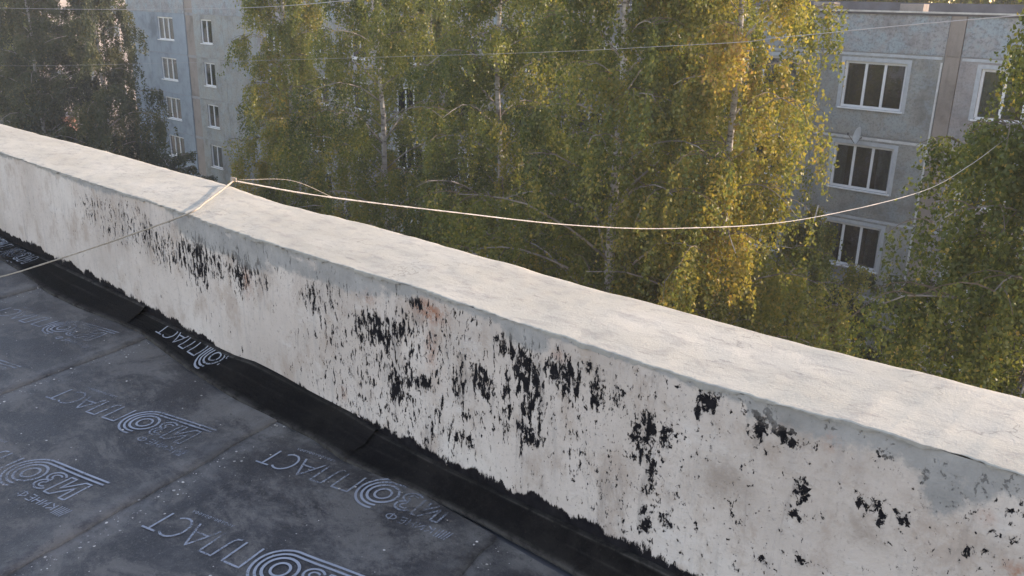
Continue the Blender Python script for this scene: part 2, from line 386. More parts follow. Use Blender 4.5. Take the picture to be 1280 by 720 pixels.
def mat_panel(name, c, peb, blue=0.0, scale=38):
    m, nt, b = new_mat(name)
    oi = N(nt, 'ObjectInfo')
    tc = N(nt, 'TexCoord'); ad = N(nt, 'VectorMath', operation='ADD'); sc = N(nt, 'VectorMath', operation='SCALE')
    L(nt, oi.outputs['Random'], sc.inputs['Scale']); sc.inputs[0].default_value = (31, 17, 53)
    L(nt, tc.outputs['Object'], ad.inputs[0]); L(nt, sc.outputs[0], ad.inputs[1])
    v = ad.outputs[0]
    big = noise_tex(nt, v, 0.8, 6, 0.65)
    pb = noise_tex(nt, v, scale, 5, 0.75)
    st = N(nt, 'Mapping'); st.inputs['Scale'].default_value = (5, 5, 0.5); L(nt, v, st.inputs['Vector'])
    streak = noise_tex(nt, st.outputs[0], 1.0, 5, 0.65)
    cc = ramp(nt, big, [(0.32, tuple(x*0.6 for x in c)), (0.5, c), (0.72, tuple(x*1.15 for x in c))])
    if blue: cc = mixc(nt, math_(nt, 'MULTIPLY', sstep(nt, noise_tex(nt, v, 1.7, 5, 0.7), 0.42, 0.62), blue), cc, (0.31,0.385,0.42))
    cc = mixc(nt, math_(nt, 'MULTIPLY', sstep(nt, pb, 0.45, 0.68), peb), cc, tuple(x*0.45 for x in c))
    cc = mixc(nt, math_(nt, 'MULTIPLY', sstep(nt, streak, 0.52, 0.72), 0.3), cc, tuple(x*0.5 for x in c))
    L(nt, cc, b.inputs['Base Color'])
    b.inputs['Roughness'].default_value = 0.92
    b.inputs['Specular IOR Level'].default_value = 0.2
    bump(nt, pb, 0.5*min(1, peb*2), 0.02, b)
    return m

def mat_glass():
    m, nt, b = new_mat('window_glass')
    out = nt.nodes['Material Output']
    g = N(nt, 'BsdfGlossy', in_={'Roughness': 0.03, 'Color': (0.78,0.88,0.95,1)})
    t = N(nt, 'BsdfTransparent', in_={'Color': (0.55,0.6,0.6,1)})
    lw = N(nt, 'Fresnel', in_={'IOR': 1.55})
    mx = N(nt, 'MixShader')
    L(nt, math_(nt, 'MULTIPLY', lw.outputs[0], 2.8, clamp=True), mx.inputs[0]); L(nt, t.outputs[0], mx.inputs[1]); L(nt, g.outputs[0], mx.inputs[2])
    L(nt, mx.outputs[0], out.inputs['Surface'])
    return m

def mat_leaf(name, stops, trans=0.48):
    m, nt, b = new_mat(name)
    nt.nodes.remove(b)
    out = nt.nodes['Material Output']
    c = ramp(nt, attrn(nt, 'tint'), stops)
    d = N(nt, 'BsdfDiffuse'); t = N(nt, 'BsdfTranslucent'); g = N(nt, 'BsdfGlossy', in_={'Roughness': 0.42, 'Color': (0.9,0.9,0.85,1)})
    L(nt, c, d.inputs['Color']); L(nt, mixc(nt, 1.0, c, (1.15,1.1,0.55), 'MULTIPLY'), t.inputs['Color'])
    m1 = N(nt, 'MixShader', in_={0: trans}); m2 = N(nt, 'MixShader', in_={0: 0.02})
    L(nt, d.outputs[0], m1.inputs[1]); L(nt, t.outputs[0], m1.inputs[2])
    L(nt, m1.outputs[0], m2.inputs[1]); L(nt, g.outputs[0], m2.inputs[2])
    L(nt, m2.outputs[0], out.inputs['Surface'])
    return m

def mat_bark():
    m, nt, b = new_mat('birch_bark')
    v = coords(nt, (3, 3, 9))
    n = noise_tex(nt, v, 1.0, 5, 0.7)
    n2 = noise_tex(nt, coords(nt, (1.2, 1.2, 1.8), (4,1,0)), 1.0, 3, 0.6)
    c = ramp(nt, n, [(0.36, (0.05,0.045,0.04)), (0.46, (0.34,0.32,0.29)), (0.7, (0.50,0.48,0.45))])
    c = mixc(nt, sstep(nt, n2, 0.55, 0.68), c, (0.12,0.10,0.085))
    L(nt, c, b.inputs['Base Color'])
    b.inputs['Roughness'].default_value = 0.8
    return m

M = {}
M['wall'] = mat_wall()
M['coping'] = mat_coping()
M['felt'] = mat_felt('dusty_bitumen_felt')
M['flash'] = mat_felt('black_bitumen_flashing', 0.20, 0.08, 0.75, 0.05)
M['print'] = mat_print()
M['rope'] = simple('pale_twisted_rope', (0.42,0.40,0.37), 0.85, 0.25, 60)
M['twine'] = simple('beige_twine', (0.32,0.28,0.235), 0.9, 0.25, 60)
M['wire'] = simple('pale_wire', (0.30,0.30,0.31), 0.5, 0.1, 20)
M['grit'] = simple('grit_chips', (0.40,0.38,0.36), 0.9, 0.6, 30)
M['outer'] = mat_panel('outer_concrete', (0.36,0.35,0.34), 0.3)
M['grey'] = mat_panel('grey_pebble_panel', (0.31,0.308,0.282), 0.6, 0.45, 15)
M['attic'] = mat_panel('blue_pebble_panel', (0.33,0.33,0.33), 0.7, 0.9, 11)
M['blue'] = mat_panel('blue_painted_panel', (0.245,0.30,0.345), 0.12, 0.0)
M['pinkgrey'] = mat_panel('pinkish_grey_panel', (0.33,0.305,0.295), 0.45, 0.2, 15)
M['pilaster'] = mat_panel('tan_pilaster', (0.29,0.25,0.22), 0.25)
M['joint'] = mat_panel('joint_mortar', (0.30,0.30,0.30), 0.1)
M['caulk'] = simple('pale_joint_sealant', (0.58,0.58,0.57), 0.8, 0.2, 5)
M['pvc'] = simple('white_window_frame', (0.74,0.75,0.76), 0.45, 0.06, 3)
M['surround'] = simple('pale_window_surround', (0.44,0.47,0.49), 0.85, 0.15, 5)
M['glass'] = mat_glass()
M['room'] = simple('dark_room', (0.06,0.085,0.10), 0.9, 0.2, 2)
M['curtain'] = simple('pale_curtain', (0.5,0.58,0.6), 0.9, 0.25, 7)
M['roofing'] = simple('grey_roofing', (0.09,0.09,0.10), 0.85, 0.3, 1.5)
M['metal'] = simple('galvanised_edge', (0.50,0.49,0.47), 0.5, 0.2, 4, 0.3)
M['dish'] = simple('white_dish', (0.62,0.62,0.60), 0.6, 0.1, 5)
M['darkmetal'] = simple('dark_bracket', (0.06,0.06,0.065), 0.6)
M['bark'] = mat_bark()
M['limb'] = simple('grey_birch_limb', (0.26,0.235,0.20), 0.85, 0.5, 3)
M['twig'] = simple('brown_twig', (0.13,0.10,0.075), 0.85, 0.3, 5)
M['brick'] = simple('red_brick_wall', (0.30,0.14,0.10), 0.9, 0.25, 3)
M['cream'] = mat_panel('cream_render', (0.32,0.29,0.275), 0.1)
GREEN = [(0.0, (0.052,0.076,0.026)), (0.35, (0.116,0.150,0.044)), (0.58, (0.198,0.215,0.056)), (0.78, (0.32,0.275,0.07)), (0.92, (0.40,0.30,0.08)), (1.0, (0.30,0.195,0.08))]
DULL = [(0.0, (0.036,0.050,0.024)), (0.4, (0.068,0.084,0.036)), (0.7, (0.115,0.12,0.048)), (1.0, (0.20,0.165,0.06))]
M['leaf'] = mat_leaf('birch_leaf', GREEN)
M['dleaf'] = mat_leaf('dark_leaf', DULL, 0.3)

def mat_ground():
    m, nt, b = new_mat('autumn_ground')
    o = coords(nt)
    c = ramp(nt, noise_tex(nt, o, 0.12, 6, 0.65), [(0.35, (0.05,0.06,0.025)), (0.5, (0.085,0.075,0.04)), (0.65, (0.17,0.11,0.08))])
    c = mixc(nt, math_(nt, 'MULTIPLY', sstep(nt, noise_tex(nt, o, 9, 3, 0.7), 0.5, 0.65), 0.6), c, (0.19,0.14,0.05))
    L(nt, c, b.inputs['Base Color']); b.inputs['Roughness'].default_value = 0.95
    bump(nt, noise_tex(nt, o, 12, 4), 0.5, 0.05, b)
    return m
M['ground'] = mat_ground()

# ================================================================ SETTING
GZ = -14.6
g = MB(); g.v = [(-700,-400,GZ),(500,-400,GZ),(500,800,GZ),(-700,800,GZ)]; g.f = [(0,1,2,3)]
tag(g.build('ground', M['ground']), kind='structure')

# ---- our own roof: slab and felt strips laid at a slant to the parapet
roof = MB().box(-34, 12, -12, 1.75, -0.35, -0.012).build('roof', M['roofing'])
tag(roof, kind='structure')
MB().box(-34, 12, -11.9, 2.02, GZ, -0.36).build('building_body', M['outer'], roof)

SLANT, STEP = -0.267, 1.123
def seam_x(k, y): return -2.4 + STEP*k + SLANT*(y-0.55)
def felt_z(x, y):
    fr = (x - seam_x(0, y)) / STEP
    fr = fr - math.floor(fr)
    return 0.002 + 0.006*fr + 0.005*wob(x, y, 2.3, 3.1) + 0.0016*wob(x, y, 9.0, 1.2)
def felt_sheet(k):
    fine = -4 <= k <= 2
    us = np.concatenate([np.linspace(0, 0.9, 26 if fine else 6), [0.93, 0.96, 0.985, 1.0, 1.0]])
    ys = np.concatenate([np.linspace(-8, 0.2, 12), np.linspace(0.25, 1.63, 46 if fine else 8)])
    V = []; E = []
    for iu, u in enumerate(us):
        for y in ys:
            uu = u + ((0.014*wob(y, k, 3.0, 5.0) + 0.006*wob(y, k, 22.0, 5.0)) if u > 0.99 else 0.0)
            over = 0.055 if u > 0.92 else 0.0
            x = seam_x(k, y) + uu*STEP + (0.03 if u > 0.99 else 0)
            fr = u
            z = 0.002 + 0.006*fr + 0.005*wob(x, y, 2.3, 3.1) + 0.0016*wob(x, y, 9.0, 1.2)
            if u > 0.92: z += 0.001 + 0.002*wob(y, k, 6.0, 2.0)
            if iu == len(us)-1: z -= 0.010
            V.append((x, y, z))
            e_ = max(0, 1-(u)/0.16) if u < 0.5 else max(0, 1-(1-u)/0.09)*0.55
            if fine: e_ = max([e_] + [q*math.exp(-((x-a)/b2)**2-((y-c2)/d2)**2) for a, c2, b2, d2, q in STAIN])
            E.append(e_)
    me = np_mesh('roofing_sheet', V, grid_quads(len(us), len(ys)), M['felt'], True)
    attr(me, 'edge', E)
    return put('roofing_sheet', me, roof)
SHEETS = {k: felt_sheet(k) for k in range(-9, 8)}

# ---- printed lettering (strokes as thin ribbons; reading upside down from here)
def arc(cx, cy, rx, ry, a0, a1, n=28):
    return [(cx+rx*math.cos(R_(a0+(a1-a0)*i/n)), cy+ry*math.sin(R_(a0+(a1-a0)*i/n))) for i in range(n+1)]
def logo_strokes():
    S = []     # (polyline, width)
    w = 0.0075
    # concentric rings round the O, the outer two run on as stripes below the letters
    S.append(([(-0.275,-0.088),(-0.10,-0.089)] + arc(0,0,0.088,0.088,-95,100), 0.0085))
    S.append(([(-0.27,-0.069),(-0.10,-0.070)] + arc(0,0,0.070,0.070,-95,105), 0.0085))
    S.append((arc(0,0,0.052,0.052,0,360), 0.009))
    S.append((arc(0,0,0.027,0.029,0,360), 0.008))
    # З outlined
    S.append((arc(-0.098,0.024,0.030,0.026,150,-80,16) + arc(-0.098,-0.026,0.032,0.027,80,-150,16), w))
    S.append((arc(-0.100,0.024,0.015,0.012,150,-80,10) + arc(-0.100,-0.026,0.016,0.013,80,-150,10), w*0.85))
    # И outlined
    S.append(([(-0.238,0.05),(-0.238,-0.05),(-0.212,-0.05),(-0.166,0.012),(-0.166,-0.05),(-0.140,-0.05),(-0.140,0.05),(-0.166,0.05),(-0.212,-0.012),(-0.212,0.05),(-0.238,0.05)], w))
    # ПЛАСТ
    S.append(([(0.108,-0.05),(0.108,0.05),(0.172,0.05),(0.172,-0.05)], w))
    S.append(([(0.190,-0.050),(0.205,-0.046),(0.212,-0.03),(0.216,0.05),(0.262,0.05),(0.262,-0.05)], w))
    S.append(([(0.278,-0.05),(0.320,0.05),(0.362,-0.05)], w)); S.append(([(0.294,-0.014),(0.346,-0.014)], w))
    S.append((arc(0.412,0,0.040,0.05,50,310,20), w))
    S.append(([(0.450,0.046),(0.505,0.046)], w)); S.append(([(0.478,0.046),(0.478,-0.05)], w))
    # КИНЕФ, small and outlined look
    s = 0.0042
    def P(dx, pts): return [(dx+a, 0.092+b) for a, b in pts]
    S.append((P(-0.252, [(0,-0.015),(0,0.015)]), s)); S.append((P(-0.252, [(0.022,0.015),(0.002,0),(0.022,-0.015)]), s))
    S.append((P(-0.218, [(0,0.015),(0,-0.015),(0.022,0.015),(0.022,-0.015)]), s))
    S.append((P(-0.184, [(0,-0.015),(0,0.015)]), s)); S.append((P(-0.184, [(0.022,-0.015),(0.022,0.015)]), s)); S.append((P(-0.184, [(0,0),(0.022,0)]), s))
    S.append((P(-0.150, [(0.02,-0.015),(0,-0.015),(0,0.015),(0.02,0.015)]), s)); S.append((P(-0.150, [(0,0),(0.016,0)]), s))
    S.append(([(x-0.098, y+0.092) for x, y in arc(0,0,0.017,0.012,0,360,16)], s)); S.append((P(-0.098, [(0,-0.018),(0,0.018)]), s))
    # striped emblem
    for i in range(5): S.append(([(-0.312+0.011*i, 0.074), (-0.304+0.009*i, 0.116)], 0.0038))
    # tiny line of print under the last letters
    for i in range(13):
        x = 0.27+0.0135*i
        S.append((arc(x, -0.088, 0.004, 0.006, 0, 360, 6), 0.0022) if i % 3 else ([(x-0.004,-0.094),(x,-0.082),(x+0.004,-0.094)], 0.0022))
    return S
STROKES = logo_strokes()
def ribbons(strokes, place, ok=None, ink=1.0, step=0.012, parent=None, name='lettering'):
    V, F, K = [], [], []
    for pl, w in strokes:
        pts = []
        for a, b in zip(pl[:-1], pl[1:]):
            n = max(1, int(math.hypot(b[0]-a[0], b[1]-a[1])/step))
            pts += [(a[0]+(b[0]-a[0])*i/n, a[1]+(b[1]-a[1])*i/n) for i in range(n)]
        pts.append(pl[-1])
        prev = None
        for i, p in enumerate(pts):
            q0 = pts[max(i-1, 0)]; q1 = pts[min(i+1, len(pts)-1)]
            tx, ty = q1[0]-q0[0], q1[1]-q0[1]; l = math.hypot(tx, ty)
            if l < 1e-9: tx, ty, l = 1, 0, 1
            nx, ny = -ty/l*w/2, tx/l*w/2
            good = ok is None or ok(*p)
            if not good: prev = None; continue
            n = len(V)
            V += [place(p[0]+nx, p[1]+ny), place(p[0]-nx, p[1]-ny)]
            k = ink if not callable(ink) else ink(*p)
            K += [k, k]
            if prev is not None: F.append((prev, prev+1, n+1, n))
            prev = n
    if not F: return None
    me = np_mesh(name, V, F, M['print'])
    attr(me, 'ink', K)
    return put(name, me, parent)
_l = math.hypot(1, 0.26); E1 = (1/_l, 0.26/_l); E2 = (-0.26/_l, 1/_l)
def roof_logo(cx, cy, k, ink=1.0, tilt=0.0):
    ca, sa = math.cos(tilt), math.sin(tilt)
    def world_xy(s, t):
        s, t = ca*s-sa*t, sa*s+ca*t
        return cx - s*E1[0] - t*E2[0], cy - s*E1[1] - t*E2[1]
    def place(s, t):
        x, y = world_xy(s, t)
        return (x, y, felt_z(x, y) + 0.0028)
    def ok(s, t):
        x, y = world_xy(s, t)
        return y < 1.60 + 0.02 and seam_x(k, y)+0.07 < x < seam_x(k+1, y)-0.005
    ribbons(STROKES, place, ok, ink, parent=SHEETS[k])
ROW = 0.475
def ink_noise(c, amp=0.9, seed=0.0):
    return lambda s, t: max(0.0, min(1.0, c + amp*wob(s, t, 7.0, seed)))
roof_logo(-1.963, 1.540, 0, ink_noise(0.95, 0.5, 1))
roof_logo(-1.859, 1.091, 0, ink_noise(1.0, 0.35, 2))
roof_logo(-1.745, 0.635, 0, ink_noise(0.9, 0.5, 3))
roof_logo(-2.972, 1.228, -1, ink_noise(0.75, 0.8, 4))
roof_logo(-2.880, 0.799, -1, ink_noise(0.9, 0.5, 5))
roof_logo(-2.765, 0.345, -1, ink_noise(0.8, 0.5, 6))
roof_logo(-4.160, 1.396, -2, ink_noise(0.40, 0.9, 7))
roof_logo(-4.055, 0.935, -2, ink_noise(0.55, 0.8, 8))
for j in range(4):
    roof_logo(-0.83+0.118*j, 1.29-0.455*j, 1, ink_noise(0.8, 0.6, 9+j))
    roof_logo(-5.12+0.118*j, 1.16-0.455*j, -3, ink_noise(0.4, 0.8, 19+j))

# ---- parapet
parapet = empty('parapet_wall', (-2.4, 1.9, 0.0))
tag(parapet, 'low white roof parapet with peeling paint, black flecks and a sunlit cement top', 'parapet')
PO = Vector(parapet.location)
xs = np.concatenate([np.linspace(-34, -9.2, 26), np.linspace(-9, -4.6, 200), np.linspace(-4.58, 0.8, 640), np.linspace(0.9, 12, 20)])
zf = np.concatenate([[-0.1], np.linspace(0.0, 1.0, 72)])
def gauss_sum(tablist, x, z):
    d = 0.0
    for (cx, cz, rx, rz, s) in tablist:
        e = ((x-cx)/(rx*1.35))**2 + ((z-cz)/(rz*1.35))**2
        d = np.maximum(d, s*np.exp(-0.9*e**1.3))
    return d
def front_y(x, z):
    return YF + 0.006*wob(x, z*1.5, 1.3, 2.0) + 0.003*wob(x, z, 6.0, 4.0)
XS, ZS = np.meshgrid(xs, zf, indexing='ij')
tz = np.array([top_z(x) for x in xs])
Zw = np.where(ZS < 0, ZS, ZS*(tz[:, None]-0.006))
Yw = np.array([[front_y(x, z) for z in row] for x, row in zip(xs, Zw)])
Vw = np.stack([XS, Yw, Zw], -1).reshape(-1, 3) - np.array(PO)
me = np_mesh('wall_face', Vw, grid_quads(len(xs), len(zf)), M['wall'], True)
fleck = gauss_sum(FLECK, XS, Zw)
# thinner scatter of flecks over the rest of the wall
amb = np.array([[0.30 + 0.34*wob(x, z, 2.0, 7.7) for z in row] for x, row in zip(xs, Zw)])
amb = np.clip(amb + 0.10*np.exp(-((XS+1.65)/0.75)**2), 0, 0.46) * np.clip((XS+5.5)/3.0, 0.15, 1)
fleck = np.maximum(fleck, amb)
out = (XS < -6.0) | (XS > 0.1)
far = np.array([[max(0, 0.45+0.9*wob(x, z*2, 1.4, 17.0)) for z in row] for x, row in zip(xs, Zw)])
fleck = np.where(out, far, fleck)
cem = gauss_sum(CEM, XS, Zw)
band = np.array([max(0.0, 0.022 + 0.03*wob(x, 0, 1.7, 9.0)) + (0.030 if x > -0.85 else 0.0) + (0.02 if -3.7 < x < -2.0 else 0.0) for x in xs])
cem = np.maximum(cem, np.clip(1.1 - (tz[:, None]-Zw)/np.maximum(band[:, None], 0.004)*0.55, 0, 1))
attr(me, 'fleck', fleck.ravel()); attr(me, 'cement', cem.ravel())
attr(me, 'rust', gauss_sum(RUST, XS, Zw).ravel()); attr(me, 'tan', gauss_sum(TAN, XS, Zw).ravel())
mz = np.array([mast_z(x) for x in xs])
attr(me, 'mastic', (mz[:, None] - 0.004 - Zw).ravel())
attr(me, 'along', np.clip((XS+2.4)/2.2, 0, 1).ravel())
wall_face = put('wall_face', me, parapet)
core = MB(); xc = list(np.linspace(-34, 12, 93))
for x in xc:
    y1 = back_y(x)-0.03; z1 = top_z(x)-0.03
    core.v += [(x, YF+0.03, -0.3), (x, YF+0.03, z1), (x, y1, z1), (x, y1, -0.5)]
for i in range(len(xc)-1):
    a = i*4
    for k in range(4):
        core.f.append((a+k, a+(k+1)%4, a+4+(k+1)%4, a+4+k))
core.f += [(0,1,2,3), tuple(4*(len(xc)-1)+k for k in (3,2,1,0))]
core.v = [tuple(Vector(p)-PO) for p in core.v]
core.build('wall_body', M['outer'], parapet)
# coping
xk = np.concatenate([np.linspace(-34, -8.5, 60), np.linspace(-8.4, -4.6, 240), np.linspace(-4.58, 0.9, 900), np.linspace(1, 12, 30)])
cs = np.concatenate([[-3, -2, -1], np.linspace(0, 1, 36)**1.5, [1.02, 1.03]])
V, LP = [], []
for x in xk:
    tzx = top_z(x); by = back_y(x) + 0.006*wob(x, 0, 9.0, 6.0)
    lipd = 0.009 + 0.010*wob(x, 1.0, 4.0, 2.2) + 0.008*wob(x, 2.0, 17.0, 1.1) + 0.007*wob(x, 7.0, 48.0, 1.1)
    fy = YF - 0.006 + 0.007*wob(x, 3.0, 7.0, 8.0) + 0.005*wob(x, 4.0, 26.0, 8.0) + 0.005*wob(x, 9.0, 60.0, 8.0)
    for c in cs:
        if c == -3: p = (x, fy+0.012, tzx-max(0.004, lipd)-0.002); l = 1
        elif c == -2: p = (x, fy+0.001, tzx-max(0.003, lipd)); l = 1
        elif c == -1: p = (x, fy, tzx-0.0015); l = 0.7
        elif c > 1.025: p = (x, by-0.02, tzx-0.12); l = 0
        elif c > 1: p = (x, by+0.002, tzx-0.05); l = 0
        else:
            y = fy + 0.003 + (by-fy)*c
            z = tzx + 0.004*math.sin(math.pi*c) + 0.003*wob(x, y, 3.0, 5.5)*min(1, c*6) + 0.002*wob(x, y, 14.0, 3.3) - 0.012*max(0, c-0.93)/0.07
            p = (x, y, z); l = 0
        V.append(tuple(Vector(p)-PO)); LP.append(l)
me = np_mesh('coping', V, grid_quads(len(xk), len(cs)), M['coping'], True)
attr(me, 'lip', LP)
sm = np.ones((len(xk)-1, len(cs)-1), bool); sm[:, :3] = False
me.polygons.foreach_set('use_smooth', sm.ravel())
put('coping', me, parapet)

# flashing sheets dressed over the fillet at the foot of the wall
def flash_top(x):
    return -0.016 + tab([(-34,0.06),(-5.66,0.045),(-4.87,0.07),(-4.01,0.092),(-3.995,0.052),(-3.19,0.075),(-3.03,0.095),(-2.38,0.097),(-2.26,0.088),(-2.25,0.076),(-1.83,0.086),(-1.36,0.103),(-1.05,0.121),(0.1,0.11),(12,0.11)], x)
def flash_bot(x):
    return tab([(-34,1.57),(-5.3,1.58),(-4.78,1.545),(-4.41,1.565),(-3.87,1.63),(-3.6,1.61),(-3.31,1.585),(-2.91,1.575),(-2.42,1.60),(-2.2,1.585),(-1.92,1.63),(-1.65,1.65),(-1.33,1.66),(12,1.62)], x)
def flash_point(x, d, lift=0.0, lim=(-99, 99)):
    """d 0 at the foot, 1 at the upper cut edge"""
    yb, zt = flash_bot(x), flash_top(min(max(x, lim[0]), lim[1]))
    y = yb + (YF-0.009-yb)*(1-(1-d)**1.25)
    z = 0.012 + (zt-0.012)*(d**1.2)
    b = 0.003*wob(x, d, 3.0, 12.0)+0.0015*wob(x, d*3, 9.0, 2.0)
    return (x, y - lift - abs(b), z + lift*0.7 + b)
def flashing(x0, x1, lift):
    lim = (x0+0.04, x1-0.04)
    nx = max(8, int((x1-x0)/0.02)) if x0 > -8 and x1 < 1 else 24
    X = np.linspace(x0, x1, nx); D = np.concatenate([[-0.03], np.linspace(0, 1, 30), [1.0]])
    V, E = [], []
    for i, x in enumerate(X):
        for j, d in enumerate(D):
            xx = x + (0.01*wob(d*3, x0, 2.0, 4.0) if i in (0, nx-1) else 0)
            p = flash_point(xx, max(0, d), lift, lim)
            if d < 0: p = (p[0], p[1]-0.001, 0.0)
            if j == len(D)-1: p = (p[0], p[1]+0.012+lift, p[2]+0.001)
            V.append(tuple(Vector(p)-PO)); E.append(max(0, 1-abs(d-0.97)/0.05)*0.55*max(0, 0.5+wob(xx, 1, 2.5, 3.0)) + max(0, 1-abs(d-0.55)/0.05)*0.3*max(0, 0.2+wob(xx, 2, 1.5, 6.0)) + max(0, 1-d/0.15)*0.3)
    me = np_mesh('flashing_sheet', V, grid_quads(len(X), len(D)), M['flash'], True)
    attr(me, 'edge', E)
    return put('flashing_sheet', me, parapet)
fl = {}
for i, (a, b) in enumerate([(-34,-20),(-20.05,-12),(-12.05,-7.7),(-7.75,-5.25),(-5.30,-4.0),(-4.03,-2.22),(-2.25,0.05),(0.0,3.0),(2.95,12)]):
    fl[i] = flashing(a, b, 0.003 + 0.003*(i % 2))
def flash_logo(cx, cd, piece, lift, ink, span):
    def pl(s, t):
        x = cx - s; d = cd - t/0.15
        return tuple(Vector(flash_point(x, min(1, max(0, d)), lift+0.0035))-PO)
    ribbons(STROKES, pl, lambda s, t: 0.03 < cd-t/0.15 < 0.98 and span[0] < cx-s < span[1], ink, parent=fl[piece])
flash_logo(-3.27, 0.72, 5, 0.006, ink_noise(1.0, 0.3, 31), (-4.0, -3.2))
flash_logo(-6.0, 0.6, 3, 0.006, ink_noise(0.6, 0.7, 32), (-7.7, -5.3))
flash_logo(-5.55, 0.6, 3, 0.006, ink_noise(0.5, 0.8, 33), (-7.7, -5.3))

# ================================================================ FAR APARTMENT BLOCK
FY = 30.0
block = empty('apartment_block', (-30, 36, GZ))
tag(block, 'long grey five storey panel apartment block behind the birches', 'apartment block')
BO = Vector(block.location)
def bput(name, me, p, parent=block):
    o = put(name, me, parent, Vector(p) - (BO if parent is block else Vector((0,0,0))))
    return o
def bbox_part(name, mat, x0, x1, y0, y1, z0, z1, parent=block):
    mb = MB().box(x0-BO.x, x1-BO.x, y0-BO.y, y1-BO.y, z0-BO.z, z1-BO.z)
    return mb.build(name, mat, parent)
XL, XR = -67.0, 11.0
ZTOP = 1.36
bbox_part('structure_core', M['joint'], XL+0.2, XR-0.2, FY+0.75, FY+12, GZ, ZTOP-0.1)
for z in [0.12 - 2.75*i for i in range(6)]:      # floor slabs close the joints between rooms and hold the panels
    bbox_part('floor_slab', M['joint'], XL+0.1, XR-0.1, FY+0.03, FY+0.8, z-0.12, z+0.06)
rf = bbox_part('roof', M['roofing'], XL-0.1, XR+0.1, FY-0.05, FY+12.2, ZTOP-0.04, ZTOP+0.02)
def bchild(name, mat, parent, *b):
    return MB().box(b[0]-BO.x, b[1]-BO.x, b[2]-BO.y, b[3]-BO.y, b[4]-BO.z, b[5]-BO.z).build(name, mat, parent)
bchild('metal_edge', M['metal'], rf, XL-0.14, XR+0.14, FY-0.09, FY+0.15, ZTOP+0.022, ZTOP+0.075)
bchild('rear_parapet', M['roofing'], rf, XL, XR, FY+11.6, FY+12.0, ZTOP+0.03, ZTOP+0.40)
for vx in (-17.2, -13.6, -4.0, -30, -44):
    bchild('vent_stack', M['pilaster'], rf, vx, vx+0.9, FY+7, FY+7.6, ZTOP+0.03, ZTOP+0.33)
# panel columns: x0, x1, window centre, window width, panes, material
COLS = [(-67.0,-63.9,None,0,0,'blue'), (-63.88,-58.32,-61.15,2.3,3,'blue'), (-57.15,-53.4,-55.5,1.45,2,'grey')]
x = -53.38
while x < -17.4:
    w = (-17.12+53.38)/9
    k = len(COLS)
    COLS.append((x, x+w-0.02, x+w/2 if k > 3 else None, 2.05 if k % 3 else 1.45, 3 if k % 3 else 2, 'grey' if k % 2 else 'pinkgrey')); x += w
COLS += [(-17.10,-13.41,-15.25,2.05,3,'grey'), (-13.39,-9.42,-11.53,2.05,3,'grey'), (-8.93,-4.95,-7.25,2.05,3,'pinkgrey'), (-4.93,-1.0,-2.95,2.05,3,'grey'), (-0.98,3.0,1.0,1.45,2,'grey'), (3.02,7.0,5.0,2.05,3,'grey'), (7.02,11.0,9.0,2.05,3,'pinkgrey')]
PIL = [(-58.30,-57.17), (-9.40,-8.95)]
PT = 0.32
pcache = {}
def panel_mesh(w, h, hole, mat):
    key = (round(w,2), round(h,2), hole, mat)
    if key in pcache: return pcache[key]
    mb = MB()
    if hole is None: mb.box(0, w, 0, PT, 0, h)
    else:
        a, b, c, d = hole
        xx = [0, a, b, w]; zz = [0, c, d, h]
        n = 0
        for y in (0, PT):
            for zq in zz:
                for xq in xx: mb.v.append((xq, y, zq))
        for (off, flip) in ((0, False), (16, True)):
            for j in range(3):
                for i in range(3):
                    if i == 1 and j == 1: continue
                    q = [off+j*4+i, off+j*4+i+1, off+(j+1)*4+i+1, off+(j+1)*4+i]
                    mb.f.append(tuple(q[::-1] if flip else q))
        def side(l): 
            for p, q in zip(l[:-1], l[1:]): mb.f.append((p, p+16, q+16, q))
        side([0,1,2,3,7,11,15,14,13,12,8,4,0]); side([5,9,10,6,5])
    me = mb.mesh('wall_panel', M[mat]); pcache[key] = me
    return me
wcache = {}
def window_meshes(w, h, n):
    key = (w, h, n)
    if key in wcache: return wcache[key]
    fr = MB(); t = 0.075; d0, d1 = 0.07, 0.14
    fr.box(0, w, d0, d1, 0, t); fr.box(0, w, d0, d1, h-t, h); fr.box(0, t, d0, d1, t, h-t); fr.box(w-t, w, d0, d1, t, h-t)
    pw = (w-2*t)/n
    for i in range(1, n): fr.box(t+pw*i-0.04, t+pw*i+0.04, d0+0.004, d1-0.004, t, h-t)
    pane = MB().box(0.03, pw-0.03, 0.105, 0.113, 0, h-2*t)
    sill = MB().box(-0.06, w+0.06, -0.07, 0.09, -0.05, -0.004)
    room = MB()
    room.v = [(0,PT-0.01,0),(w,PT-0.01,0),(w,PT-0.01,h),(0,PT-0.01,h)]; room.f = [(0,1,2,3)]
    s = 0.13
    sur = MB(); sur.box(-s, 0.0, -0.006, 0.02, -s*0.4, h+s); sur.box(w, w+s, -0.006, 0.02, -s*0.4, h+s); sur.box(0, w, -0.006, 0.02, h, h+s)
    room = MB().box(0.01, w-0.01, PT+0.30, PT+0.33, -0.1, h+0.1)
    cur = MB(); ncur = 14
    for i in range(ncur+1):
        xx = 0.05+(w*0.36)*i/ncur; yy = 0.25+0.03*math.sin(i*2.1)
        cur.v += [(xx, yy, 0.0), (xx, yy, h)]
        if i: cur.f.append((2*i-2, 2*i, 2*i+1, 2*i-1))
    wcache[key] = (fr.mesh('window', M['pvc']), pane.mesh('pane', M['glass']), sill.mesh('sill', M['pvc']), room.mesh('room_back', M['room']), sur.mesh('surround', M['surround']), cur.mesh('curtain', M['curtain']), t, pw)
    return wcache[key]
rnd = random.Random(4)
WH = 1.52
